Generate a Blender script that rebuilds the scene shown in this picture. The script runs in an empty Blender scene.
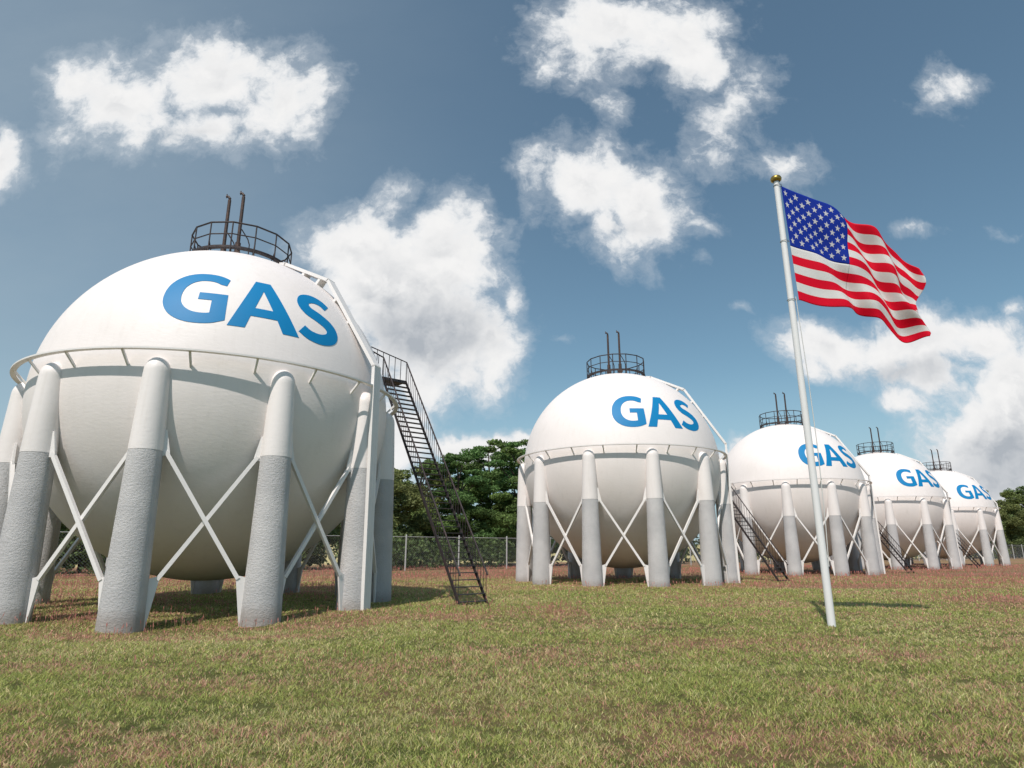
import bpy, bmesh, math, random
import numpy as np
from mathutils import Vector, Matrix, noise as mnoise
from mathutils.geometry import delaunay_2d_cdt

random.seed(7); rng = np.random.default_rng(11)
sc = bpy.context.scene
C = sc.collection
R = math.radians

# ------------------------------------------------------------------ camera
FPX, PITCH, CAMH = 634.6, 0.2577, 1.645
cd = bpy.data.cameras.new('camera'); cam = bpy.data.objects.new('camera', cd); C.objects.link(cam)
cam.location = (0, 0, CAMH); cam.rotation_euler = (math.pi/2+PITCH, 0, 0)
cd.sensor_width = 36; cd.lens = FPX*36/1024; cd.clip_end = 3000
sc.camera = cam
sc.render.resolution_x = 1024; sc.render.resolution_y = 768

# ------------------------------------------------------------------ view, sun, sky
sc.view_settings.view_transform = 'Standard'; sc.view_settings.look = 'None'
sc.view_settings.exposure = 0.0; sc.view_settings.gamma = 1.0
sc.view_settings.use_curve_mapping = False
SUN_AZ, SUN_EL = R(-22), R(55)            # azimuth measured from -Y towards +X
sdir = Vector((math.sin(SUN_AZ)*math.cos(SUN_EL), -math.cos(SUN_AZ)*math.cos(SUN_EL), math.sin(SUN_EL)))
sl = bpy.data.lights.new('sun', 'SUN'); sl.energy = 4.1; sl.angle = R(0.53); sl.color = (1.0, 0.92, 0.85)
so = bpy.data.objects.new('sun', sl); C.objects.link(so); so.location = (0, -20, 60)
so.rotation_euler = sdir.to_track_quat('Z', 'Y').to_euler()

world = bpy.data.worlds.new('World'); sc.world = world; world.use_nodes = True
wt = world.node_tree; wt.nodes.clear()

class NT:
    """small helper to write node graphs as expressions"""
    def __init__(s, t): s.t = t
    def n(s, typ, **kw):
        o = s.t.nodes.new(typ)
        for k, v in kw.items(): setattr(o, k, v)
        return o
    def put(s, sock, v):
        if isinstance(v, bpy.types.NodeSocket): s.t.links.new(v, sock)
        elif v is not None: sock.default_value = v
    def math(s, op, a, b=None, c=None, clamp=False):
        o = s.n('ShaderNodeMath', operation=op, use_clamp=clamp)
        s.put(o.inputs[0], a)
        if b is not None: s.put(o.inputs[1], b)
        if c is not None: s.put(o.inputs[2], c)
        return o.outputs[0]
    def vmath(s, op, a, b=None, sc_=None):
        o = s.n('ShaderNodeVectorMath', operation=op)
        s.put(o.inputs[0], a)
        if b is not None: s.put(o.inputs[1], b)
        if sc_ is not None: s.put(o.inputs['Scale'], sc_)
        return o.outputs['Value'] if op in ('LENGTH', 'DOT_PRODUCT', 'DISTANCE') else o.outputs[0]
    def sep(s, v):
        o = s.n('ShaderNodeSeparateXYZ'); s.put(o.inputs[0], v); return o.outputs
    def comb(s, x, y, z=0.0):
        o = s.n('ShaderNodeCombineXYZ'); s.put(o.inputs[0], x); s.put(o.inputs[1], y); s.put(o.inputs[2], z); return o.outputs[0]
    def noise(s, v, scale, detail=4, rough=0.5, dist=0.0, col=False):
        o = s.n('ShaderNodeTexNoise'); s.put(o.inputs['Vector'], v)
        o.inputs['Scale'].default_value = scale; o.inputs['Detail'].default_value = detail
        o.inputs['Roughness'].default_value = rough; o.inputs['Distortion'].default_value = dist
        return o.outputs['Color'] if col else o.outputs['Fac']
    def smooth(s, v, a, b, lo=0.0, hi=1.0):
        o = s.n('ShaderNodeMapRange', interpolation_type='SMOOTHSTEP')
        s.put(o.inputs['Value'], v); s.put(o.inputs['From Min'], a); s.put(o.inputs['From Max'], b)
        s.put(o.inputs['To Min'], lo); s.put(o.inputs['To Max'], hi); return o.outputs[0]
    def mix(s, f, a, b, typ='MIX'):
        o = s.n('ShaderNodeMix', data_type='RGBA', blend_type=typ); s.put(o.inputs[0], f)
        s.put(o.inputs[6], a); s.put(o.inputs[7], b); return o.outputs[2]

def rgb(r, g, b): return (r, g, b, 1.0)

w = NT(wt)
sky = w.n('ShaderNodeTexSky', sky_type='NISHITA', sun_disc=False)
sky.sun_elevation = SUN_EL; sky.sun_rotation = math.atan2(sdir.x, sdir.y)
sky.air_density = 1.0; sky.dust_density = 0.35; sky.ozone_density = 1.6; sky.altitude = 50
tc = w.n('ShaderNodeTexCoord')
dv = w.vmath('NORMALIZE', tc.outputs['Generated'])
dx, dy, dz = w.sep(dv)
ysafe = w.math('MAXIMUM', dy, 0.06)
P = w.comb(w.math('DIVIDE', dx, ysafe), w.math('DIVIDE', dz, ysafe))
front = w.smooth(dy, 0.06, 0.2)

def pix(u, v):      # photograph direction -> sky tangent-plane coordinates, used once to note where each cloud hangs
    b = 384-v; Y = FPX*math.cos(PITCH)-b*math.sin(PITCH); Z = FPX*math.sin(PITCH)+b*math.cos(PITCH)
    return (u-512)/Y, Z/Y
# clouds: (centre, radius x, radius z, tilt deg, weight)
CL = [((120, 100), 78, 44, 4, 1.0), ((75, 88), 44, 26, 10, .8), ((215, 75), 80, 48, -6, 1.1), ((290, 100), 50, 46, -10, 1.0), ((215, 125), 70, 28, 0, .95), ((2, 152), 30, 28, 0, .95),
      ((345, 250), 60, 42, 10, 1.1), ((445, 255), 62, 52, 0, 1.15), ((385, 292), 90, 60, 0, 1.25), ((430, 335), 82, 62, -10, 1.25), ((490, 350), 40, 44, 0, 1.05),
      ((390, 205), 26, 30, 0, .72), ((512, 300), 20, 30, 0, .68), ((420, 392), 40, 34, 0, 1.0),
      ((478, 447), 60, 15, 0, 1.25), ((405, 440), 30, 50, 0, 1.1), ((525, 440), 30, 10, 0, 1.0), ((735, 446), 26, 10, 0, .95), ((455, 442), 22, 12, 0, 1.1),
      ((620, 30), 82, 42, 4, 1.08), ((690, 40), 60, 42, 10, 1.0), ((555, 62), 44, 16, 20, .72), ((612, 98), 16, 30, 0, .66), ((735, 100), 34, 52, -40, .78), ((715, 150), 30, 26, 0, .58), ((790, 155), 36, 26, 0, .54),
      ((585, 178), 62, 46, 0, 1.1), ((640, 205), 66, 44, -25, 1.0), ((600, 222), 44, 26, 0, .85), ((690, 225), 36, 20, -20, .72), ((685, 258), 24, 16, -30, .58),
      ((950, 84), 46, 27, 0, .66), ((835, 345), 60, 30, 0, 1.08), ((910, 345), 84, 34, 5, 1.15), ((980, 348), 42, 26, 0, 1.0), ((1000, 318), 26, 16, 0, .7), ((810, 372), 30, 14, 0, .7),
      ((985, 440), 82, 52, -12, 1.3), ((1020, 400), 46, 50, 0, 1.25), ((915, 400), 46, 22, 0, .82), ((925, 372), 60, 24, 0, .95),
      ((735, 316), 22, 8, 0, .48), ((922, 232), 30, 8, 0, .50), ((990, 238), 50, 8, 0, .47), ((565, 338), 22, 8, 0, .48)]
q_ = w.vmath('SCALE', w.vmath('SUBTRACT', w.noise(P, 3.4, 3, .55, col=True), (0.5, 0.5, 0.5)), sc_=0.15)
q2_ = w.vmath('SCALE', w.vmath('SUBTRACT', w.noise(P, 13, 4, .6, col=True), (0.5, 0.5, 0.5)), sc_=0.05)
Pw = w.vmath('MULTIPLY', w.vmath('ADD', w.vmath('ADD', P, q_), q2_), (1.0, 1.0, 0.0))
acc = None
for (c, rx, rz, tilt, wgt) in CL:
    cx, cz = pix(*c); ex = pix(c[0]+rx, c[1]); ez = pix(c[0], c[1]-rz)
    m = w.n('ShaderNodeMapping', vector_type='TEXTURE'); w.put(m.inputs['Vector'], Pw)
    m.inputs['Location'].default_value = (cx, cz, 0); m.inputs['Rotation'].default_value = (0, 0, R(tilt))
    m.inputs['Scale'].default_value = (abs(ex[0]-cx), abs(ez[1]-cz), 1)
    f = w.math('MULTIPLY_ADD', w.vmath('LENGTH', m.outputs[0]), -0.60*wgt, wgt)
    acc = f if acc is None else w.math('SMOOTH_MAX', acc, f, 0.10)
def puffs(P, det):
    n1 = w.noise(P, 7.0, det, .60, .30); n2 = w.noise(P, 24, det, .66)
    return w.math('ADD', w.math('MULTIPLY', w.math('SUBTRACT', n1, .5), 1.25), w.math('MULTIPLY', w.math('SUBTRACT', n2, .5), .60))
Pq = w.vmath('ADD', P, q2_)
g0 = puffs(Pq, 7)
g1 = puffs(w.vmath('ADD', Pq, (-0.014, 0.030, 0.0)), 3)       # one step towards the sun side of each puff
f0 = w.math('ADD', acc, g0)
dens = w.smooth(f0, .32, .70)
fringe = w.math('MULTIPLY', w.smooth(f0, .18, .50), .30)
thin = w.math('MAXIMUM', dens, fringe)
relief = w.smooth(w.math('SUBTRACT', g1, g0), -0.22, 0.30)    # 0: facing the sun, 1: cloud in the way
thick = w.smooth(f0, .62, 1.20)
BELLY = [((425, 335), 78, 50, 1.0), ((1000, 455), 85, 45, 1.0), ((905, 372), 70, 18, .85), ((200, 132), 80, 14, .55), ((620, 226), 52, 14, .5), ((650, 66), 60, 12, .5), ((470, 452), 40, 7, .5)]
bl = None                                                    # flat shaded undersides of the larger clouds
for (c, rx, rz, wgt) in BELLY:
    cx, cz = pix(*c); ex = pix(c[0]+rx, c[1]); ez = pix(c[0], c[1]-rz)
    m = w.n('ShaderNodeMapping', vector_type='TEXTURE'); w.put(m.inputs['Vector'], Pw)
    m.inputs['Location'].default_value = (cx, cz, 0); m.inputs['Scale'].default_value = (abs(ex[0]-cx), abs(ez[1]-cz), 1)
    f = w.math('MULTIPLY_ADD', w.vmath('LENGTH', m.outputs[0]), -0.65*wgt, wgt)
    bl = f if bl is None else w.math('MAXIMUM', bl, f)
core = w.smooth(w.math('MULTIPLY_ADD', g1, .55, bl), .15, .95)
shade = w.math('ADD', w.math('MULTIPLY', thick, w.math('MULTIPLY', relief, .50)), w.math('MULTIPLY', core, .72), clamp=True)
ccol = w.mix(shade, w.mix(w.smooth(f0, .35, .85), rgb(.66, .71, .76), rgb(.91, .905, .90)), rgb(.43, .465, .51))
# thin high veil towards the upper left
veil = w.math('MULTIPLY', w.noise(w.vmath('MULTIPLY', P, (1.0, 1.8, 1.0)), 2.1, 6, .6), w.smooth(dx, .25, -.9))
lp = w.vmath('MULTIPLY', sky.outputs[0], (0.097, 0.115, 0.103))
skyc = w.mix(w.math('ADD', w.math('MULTIPLY', veil, .45), w.smooth(dx, .1, -.75, .05, .26)), lp, rgb(.42, .50, .555))
skyc = w.mix(w.smooth(dz, .28, .0, 0, .85), skyc, rgb(.38, .52, .63))
final = w.mix(w.math('MULTIPLY', thin, front), skyc, ccol)
bg = w.n('ShaderNodeBackground'); w.put(bg.inputs[0], final); bg.inputs[1].default_value = 1.0
wo = w.n('ShaderNodeOutputWorld'); wt.links.new(bg.outputs[0], wo.inputs[0])

# ------------------------------------------------------------------ helpers
def link(o, parent=None):
    C.objects.link(o)
    if parent is not None: o.parent = parent
    return o
def tag(o, label=None, cat=None, group=None, kind=None):
    if label: o['label'] = label
    if cat: o['category'] = cat
    if group: o['group'] = group
    if kind: o['kind'] = kind
    return o
def empty(name, loc, rz=0):
    o = bpy.data.objects.new(name, None); o.location = loc; o.rotation_euler = (0, 0, rz); o.empty_display_size = .5
    return link(o)
def obj(name, bm, mats, parent=None, smooth=False):
    me = bpy.data.meshes.new(name)
    if isinstance(bm, bmesh.types.BMesh): bm.to_mesh(me); bm.free()
    else: me.from_pydata(*bm)
    for m in (mats if isinstance(mats, (list, tuple)) else [mats]): me.materials.append(m)
    if smooth:
        me.polygons.foreach_set('use_smooth', [True]*len(me.polygons)); me.set_sharp_from_angle(angle=R(50))
    me.update()
    return link(bpy.data.objects.new(name, me), parent)
def npmesh(name, verts, faces, mats, parent=None, colattr=None, midx=None, smooth=False):
    """verts (n,3), faces (m,k) same k"""
    me = bpy.data.meshes.new(name); n, k = faces.shape
    me.vertices.add(len(verts)); me.vertices.foreach_set('co', np.ascontiguousarray(verts, dtype=np.float32).ravel())
    me.loops.add(n*k); me.loops.foreach_set('vertex_index', np.ascontiguousarray(faces, dtype=np.int32).ravel())
    me.polygons.add(n); me.polygons.foreach_set('loop_start', np.arange(0, n*k, k, dtype=np.int32))
    if midx is not None: me.polygons.foreach_set('material_index', np.asarray(midx, dtype=np.int32))
    if smooth: me.polygons.foreach_set('use_smooth', [True]*n)
    me.update(calc_edges=True)
    if colattr is not None:
        a = me.attributes.new('tint', 'FLOAT_COLOR', 'POINT')
        c = np.ones((len(verts), 4), dtype=np.float32); c[:, :3] = colattr; a.data.foreach_set('color', c.ravel())
    for m in (mats if isinstance(mats, (list, tuple)) else [mats]): me.materials.append(m)
    return link(bpy.data.objects.new(name, me), parent)

def box(bm, c, size, rot=None):
    M = Matrix.Translation(c)
    if rot is not None: M = M @ (rot.to_4x4() if isinstance(rot, Matrix) else rot)
    return bmesh.ops.create_cube(bm, size=1.0, matrix=M @ Matrix.Diagonal((*size, 1)))
def frame_from(a, b, up=Vector((0, 0, 1))):
    d = (b-a).normalized(); x = d.cross(up)
    if x.length < 1e-4: x = d.cross(Vector((1, 0, 0)))
    x.normalize(); y = x.cross(d).normalized()
    return Matrix((x, d, y)).transposed(), (b-a).length     # columns x, along, y
def beam(bm, a, b, wx, wy, up=Vector((0, 0, 1))):
    a = Vector(a); b = Vector(b); M, L = frame_from(a, b, up)
    box(bm, (a+b)/2, (wx, L, wy), M)
def tube(bm, pts, r, seg=8, closed=False, caps=True):
    """swept tube along a polyline, r a number or list"""
    pts = [Vector(p) for p in pts]; n = len(pts); rings = []
    for i, p in enumerate(pts):
        if closed: t = (pts[(i+1) % n]-pts[i-1])
        else: t = (pts[min(i+1, n-1)]-pts[max(i-1, 0)])
        t.normalize(); up = Vector((0, 0, 1))
        x = t.cross(up)
        if x.length < 0.05: x = t.cross(Vector((0, 1, 0)))
        x.normalize(); y = t.cross(x).normalized()
        rr = r[i] if isinstance(r, (list, tuple)) else r
        rings.append([bm.verts.new(p+(x*math.cos(2*math.pi*k/seg)+y*math.sin(2*math.pi*k/seg))*rr) for k in range(seg)])
    m = n if closed else n-1
    for i in range(m):
        A, B = rings[i], rings[(i+1) % n]
        for k in range(seg): bm.faces.new((A[k], A[(k+1) % seg], B[(k+1) % seg], B[k]))
    if caps and not closed:
        bm.faces.new(rings[0][::-1]); bm.faces.new(rings[-1])
def lathe(bm, prof, seg=32, c=(0, 0)):
    rings = []
    for (r, z) in prof:
        if r < 1e-5: rings.append([bm.verts.new((c[0], c[1], z))])
        else: rings.append([bm.verts.new((c[0]+r*math.cos(2*math.pi*k/seg), c[1]+r*math.sin(2*math.pi*k/seg), z)) for k in range(seg)])
    for A, B in zip(rings, rings[1:]):
        for k in range(seg):
            k2 = (k+1) % seg
            if len(A) == 1 and len(B) == 1: continue
            if len(A) == 1: bm.faces.new((A[0], B[k2], B[k]))
            elif len(B) == 1: bm.faces.new((A[k], A[k2], B[0]))
            else: bm.faces.new((A[k], A[k2], B[k2], B[k]))
def fixn(bm): bmesh.ops.recalc_face_normals(bm, faces=bm.faces)

# ------------------------------------------------------------------ materials
def mat(name):
    m = bpy.data.materials.new(name); m.use_nodes = True; m.node_tree.nodes.clear()
    t = NT(m.node_tree); b = t.n('ShaderNodeBsdfPrincipled'); o = t.n('ShaderNodeOutputMaterial')
    m.node_tree.links.new(b.outputs[0], o.inputs[0]); return m, t, b, o
def bump(t, b, h, strength=.3, dist=.02):
    n = t.n('ShaderNodeBump'); n.inputs['Strength'].default_value = strength; n.inputs['Distance'].default_value = dist
    t.put(n.inputs['Height'], h); t.put(b.inputs['Normal'], n.outputs[0])
def ocoord(t): return t.n('ShaderNodeTexCoord').outputs['Object']
def gcoord(t): return t.n('ShaderNodeNewGeometry').outputs['Position']

def white_paint(name, base, rough=.42, bstr=.25, streak=.5):
    m, t, b, o = mat(name); p = gcoord(t)
    big = t.noise(p, .55, 5, .6); fine = t.noise(t.vmath('MULTIPLY', p, (1, 1, 2.6)), 5.5, 6, .65)
    st = t.noise(t.vmath('MULTIPLY', p, (3.2, 3.2, .22)), 1.6, 5, .6)
    f = t.math('MULTIPLY', t.math('ADD', t.smooth(st, .5, .8), t.smooth(big, .45, .8)), streak, clamp=True)
    dirty = tuple(c*k for c, k in zip(base, (.80, .79, .76)))
    t.put(b.inputs['Base Color'], t.mix(f, rgb(*base), rgb(*dirty)))
    b.inputs['Specular IOR Level'].default_value = .45
    t.put(b.inputs['Roughness'], t.smooth(fine, .3, .7, rough-.06, rough+.12))
    bump(t, b, t.math('ADD', t.math('MULTIPLY', fine, .8), t.math('MULTIPLY', big, 1.2)), bstr, .03)
    return m
M_shell = white_paint('shell_white_paint', (.83, .775, .745), .50, .22, .28)
M_white = white_paint('column_white_paint', (.82, .775, .75), .5, .25, .4)
M_brace = white_paint('brace_white_paint', (.80, .775, .755), .45, .1, .3)
M_pole = white_paint('pole_white_paint', (.78, .775, .77), .35, .05, .2)

def concrete():
    m, t, b, o = mat('grey_rough_concrete'); p = gcoord(t)
    n1 = t.noise(t.vmath('MULTIPLY', p, (1, 1, 1.7)), 12, 6, .72); n2 = t.noise(p, 1.1, 4, .6); n3 = t.noise(p, 34, 4, .7)
    c = t.mix(t.smooth(n2, .3, .7), rgb(.49, .485, .485), rgb(.58, .57, .565))
    c = t.mix(t.math('MULTIPLY', t.smooth(n3, .62, .75), .45), c, rgb(.33, .325, .325))
    z = t.sep(p)[2]
    soil = t.math('MULTIPLY', t.smooth(t.math('ADD', z, t.math('MULTIPLY', t.math('SUBTRACT', n1, .5), .5)), .45, .0), .55)
    t.put(b.inputs['Base Color'], t.mix(soil, c, rgb(.25, .20, .165)))
    b.inputs['Roughness'].default_value = .88
    bump(t, b, t.math('ADD', t.math('MULTIPLY', n1, 1.6), t.math('MULTIPLY', n3, .8)), .65, .030); return m
M_conc = concrete()
def rust(name, a, c2, rough=.6):
    m, t, b, o = mat(name); p = gcoord(t); n = t.noise(p, 9, 5, .65)
    t.put(b.inputs['Base Color'], t.mix(t.smooth(n, .4, .7), rgb(*a), rgb(*c2)))
    b.inputs['Roughness'].default_value = rough; b.inputs['Metallic'].default_value = .35
    bump(t, b, n, .2, .01); return m
M_steel = rust('dark_brown_steel', (.040, .034, .037), (.075, .052, .046))
M_rust = rust('rusty_vent_steel', (.060, .042, .038), (.11, .066, .050))
M_tread = rust('dark_tread_steel', (.045, .045, .05), (.07, .06, .055))
m_, t_, b_, o_ = mat('blue_lettering_paint'); M_blue = m_
nn = t_.noise(gcoord(t_), 3, 4, .6)
t_.put(b_.inputs['Base Color'], t_.mix(nn, rgb(.0005, .185, .43), rgb(.001, .21, .47))); b_.inputs['Roughness'].default_value = .55; b_.inputs['Specular IOR Level'].default_value = .3
m_, t_, b_, o_ = mat('galvanised_wire'); M_wire = m_
b_.inputs['Base Color'].default_value = rgb(.30, .32, .33); b_.inputs['Roughness'].default_value = .5; b_.inputs['Metallic'].default_value = .4
m_, t_, b_, o_ = mat('galvanised_post'); M_post = m_
t_.put(b_.inputs['Base Color'], t_.mix(t_.noise(gcoord(t_), 4), rgb(.34, .35, .35), rgb(.46, .46, .44))); b_.inputs['Roughness'].default_value = .5
m_, t_, b_, o_ = mat('aged_brass'); M_brass = m_
b_.inputs['Base Color'].default_value = rgb(.42, .28, .07); b_.inputs['Metallic'].default_value = .9; b_.inputs['Roughness'].default_value = .32
m_, t_, b_, o_ = mat('rope'); M_rope = m_
b_.inputs['Base Color'].default_value = rgb(.62, .62, .6); b_.inputs['Roughness'].default_value = .8

def cloth(name, col):
    m, t, b, o = mat(name)
    wv = t.n('ShaderNodeTexNoise'); t.put(wv.inputs['Vector'], ocoord(t)); wv.inputs['Scale'].default_value = 90
    b.inputs['Base Color'].default_value = rgb(*col); b.inputs['Roughness'].default_value = .62
    b.inputs['Specular IOR Level'].default_value = .2
    tr = t.n('ShaderNodeBsdfTranslucent'); tr.inputs[0].default_value = rgb(*col)
    mx = t.n('ShaderNodeMixShader'); mx.inputs[0].default_value = .40
    t.t.links.new(b.outputs[0], mx.inputs[1]); t.t.links.new(tr.outputs[0], mx.inputs[2]); t.t.links.new(mx.outputs[0], o.inputs[0])
    bump(t, b, wv.outputs['Fac'], .08, .004); return m
M_red = cloth('flag_red_cloth', (.86, .004, .035)); M_fwhite = cloth('flag_white_cloth', (.86, .85, .83)); M_fblue = cloth('flag_blue_cloth', (.012, .045, .42))

def tinted(name, rough=.7, trans=.25, spec=.3):
    m, t, b, o = mat(name)
    a = t.n('ShaderNodeAttribute', attribute_name='tint'); t.put(b.inputs['Base Color'], a.outputs['Color'])
    b.inputs['Roughness'].default_value = rough; b.inputs['Specular IOR Level'].default_value = spec
    tr = t.n('ShaderNodeBsdfTranslucent'); t.put(tr.inputs[0], a.outputs['Color'])
    mx = t.n('ShaderNodeMixShader'); mx.inputs[0].default_value = trans
    t.t.links.new(b.outputs[0], mx.inputs[1]); t.t.links.new(tr.outputs[0], mx.inputs[2]); t.t.links.new(mx.outputs[0], o.inputs[0])
    return m
M_leaf = tinted('tree_leaves', .6, .30, .25); M_grass = tinted('grass_blades', .75, .42, .15)
m_, t_, b_, o_ = mat('brown_bark'); M_bark = m_
nb = t_.noise(t_.vmath('MULTIPLY', ocoord(t_), (4, 4, 1)), 2, 6, .7)
t_.put(b_.inputs['Base Color'], t_.mix(nb, rgb(.035, .026, .02), rgb(.12, .09, .065))); b_.inputs['Roughness'].default_value = .9; bump(t_, b_, nb, .6, .1)

# ------------------------------------------------------------------ the ground
def ground_mat():
    m, t, b, o = mat('rough_pasture'); p = gcoord(t)
    st = t.vmath('MULTIPLY', p, (.55, 1.35, 1.0))
    big = t.noise(st, .16, 5, .6); mid = t.noise(st, .7, 6, .65); fine = t.noise(p, 9, 8, .75); vf = t.noise(p, 60, 4, .7)
    g = t.mix(t.smooth(mid, .35, .68), rgb(.15, .17, .052), rgb(.24, .23, .085))
    g = t.mix(t.math('MULTIPLY', t.smooth(fine, .5, .72), .6), g, rgb(.38, .33, .16))
    g = t.mix(t.math('MULTIPLY', t.smooth(fine, .48, .28), .6), g, rgb(.085, .09, .035))
    yy = t.sep(p)[1]
    far = t.smooth(yy, 17, 46, 0, .15)
    red = t.smooth(t.math('ADD', t.math('ADD', big, t.math('MULTIPLY', t.math('SUBTRACT', fine, .5), .35)), far), .50, .64)
    g = t.mix(t.math('MULTIPLY', red, .72), g, rgb(.40, .21, .15))
    t.put(b.inputs['Base Color'], g); b.inputs['Roughness'].default_value = .95; b.inputs['Specular IOR Level'].default_value = .1
    bump(t, b, t.math('ADD', fine, t.math('MULTIPLY', vf, .5)), 1.0, .12); return m
def vnoise(x, y, seed):
    """smooth value noise in numpy"""
    r = np.random.default_rng(seed).random((256, 256)); xi = np.floor(x).astype(int); yi = np.floor(y).astype(int)
    fx = x-xi; fy = y-yi; fx = fx*fx*(3-2*fx); fy = fy*fy*(3-2*fy)
    a = r[xi % 256, yi % 256]; b = r[(xi+1) % 256, yi % 256]; c = r[xi % 256, (yi+1) % 256]; d = r[(xi+1) % 256, (yi+1) % 256]
    return (a*(1-fx)+b*fx)*(1-fy)+(c*(1-fx)+d*fx)*fy
def fbm(x, y, seed, o=3):
    s = 0; a = .5; n = 0
    for i in range(o): s = s+a*vnoise(x*2**i+7.3*i, y*2**i+3.1*i, seed+i); n += a; a *= .55
    return s/n
def gz(x, y):
    """height of the ground: almost level, a shallow dip in front of the nearest tank and slight unevenness"""
    x = np.asarray(x, dtype=float); y = np.asarray(y, dtype=float)
    und = (fbm(x*.16+60, y*.16+60, 500, 3)-.5)*.16*np.clip((60-y)/25, 0, 1)*np.clip((y-2)/4, 0, 1)*np.exp(-(x/70)**2)
    return und-.20*np.exp(-((x+7.6)/2.7)**2-((y-15.6)/2.4)**2)
gxs = np.concatenate([np.linspace(-900, -70, 9)[:-1], np.arange(-70, 100, .8), np.linspace(100, 900, 9)])
gys = np.concatenate([np.linspace(-60, 0, 4)[:-1], np.arange(0, 64, .6), np.linspace(64, 1500, 24)])
GX, GY = np.meshgrid(gxs, gys); nx_, ny_ = len(gxs), len(gys)
GV = np.stack([GX.ravel(), GY.ravel(), gz(GX, GY).ravel()], 1)
ii, jj = np.meshgrid(np.arange(nx_-1), np.arange(ny_-1)); k0 = (jj*nx_+ii).ravel()
g = npmesh('ground', GV, np.stack([k0, k0+1, k0+nx_+1, k0+nx_], 1), ground_mat(), smooth=True); tag(g, kind='structure')
def sample_wedge(n, y0, y1, power, spread=.98, pad=2.0):
    ys = np.linspace(y0, y1, 4000); wgt = (2*(spread*ys+pad))*ys**(-power); cdf = np.cumsum(wgt); cdf /= cdf[-1]
    y = np.interp(rng.random(n), cdf, ys); x = (rng.random(n)*2-1)*(spread*y+pad); return x, y
def redness(x, y):
    """where the reddish seeding grass stands: streaks along the field, stronger further off"""
    s = fbm(x*.11+20, y*.42+5, 40, 3)
    band = 1.5*np.exp(-((y-(10.9+.5*np.sin(x*.28+.6)+.2*np.sin(x*.9)))/.62)**2)*np.clip((fbm(x*.22+4, y*.4, 91, 3)-.30)*3.2, 0, 1)*np.clip((fbm(x*1.6, y*1.6, 17, 2)-.2)*2, .15, 1)
    band += .9*np.exp(-((y-(14.6+.5*np.sin(x*.35+1)))/.6)**2)*(x < -3)
    band += .9*np.exp(-((y-(17.5+.5*np.sin(x*.35+1)))/1.4)**2)*(x < 2)
    far = np.clip((y-19)/14, 0, 1)*.13
    return np.clip((s+far-.50)*3.0, 0, 1)*np.clip((y-6)/6, .2, 1)+band*1.0*np.clip((fbm(x*.55+31, y*.8+3, 71, 3)-.30)*3.4, .1, 1)
def grass():
    N = 1150000
    x, y = sample_wedge(N, 4.6, 44, 1.55)
    tuft = fbm(x*1.7, y*1.7, 3, 3); patch = fbm(x*.35, y*.6, 9, 3); micro = vnoise(x*7, y*7, 77)
    keep = rng.random(N) < np.clip((tuft*.6+micro*.75-.24)*2.2, .07, 1); x, y, tuft, patch, micro = [a[keep] for a in (x, y, tuft, patch, micro)]
    N = len(x); s = np.clip(y/9, .8, 3.2)
    hgt = (.016+.050*rng.random(N)**1.5*(0.35+2.0*tuft*micro))*(.85+.25*s*.4)
    wd = (.0022+.0032*rng.random(N))*s*1.1
    a = rng.random(N)*2*np.pi; lean = (.5+1.5*rng.random(N))*hgt; la = rng.random(N)*2*np.pi
    ex, ey = np.cos(a)*wd, np.sin(a)*wd; lx, ly = np.cos(la)*lean, np.sin(la)*lean
    V = np.zeros((N, 5, 3), dtype=np.float32)
    V[:, 0] = np.stack([x-ex, y-ey, 0*x-.004], 1); V[:, 1] = np.stack([x+ex, y+ey, 0*x-.004], 1)
    V[:, 2] = np.stack([x+ex*.75+lx*.4, y+ey*.75+ly*.4, hgt*.62], 1); V[:, 3] = np.stack([x-ex*.75+lx*.4, y-ey*.75+ly*.4, hgt*.62], 1)
    V[:, 4] = np.stack([x+lx, y+ly, hgt], 1)
    k = rng.random(N); dry = np.clip((patch-.40)*2.2, 0, 1)*.42+.08+.22*(micro > .62)
    col = np.where((k < dry)[:, None], np.array([.68, .60, .32]), np.array([.42, .46, .14]))*(.65+.7*rng.random((N, 1)))
    col = col*(1+.35*(rng.random((N, 1))-.5)*np.array([[1, .2, .6]]))
    pk = rng.random(N) < .32*np.clip((fbm(x*.5+9, y*.8, 61, 3)-.46)*4, 0, 1)+.04+.60*np.clip(redness(x, y), 0, 1); col[pk] = np.array([.64, .34, .27])*(.7+.6*rng.random((pk.sum(), 1)))
    V[:, :, 2] += gz(x, y)[:, None]
    i = np.arange(N)[:, None]*5
    F = np.concatenate([i+np.array([[0, 1, 2]]), i+np.array([[0, 2, 3]]), i+np.array([[3, 2, 4]])])
    cv = np.repeat(col, 5, axis=0)
    o = npmesh('grass', V.reshape(-1, 3), F, M_grass, colattr=cv)
    tag(o, 'short tufted green and straw coloured grass over the whole foreground', 'grass', kind='stuff')
grass()
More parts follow.
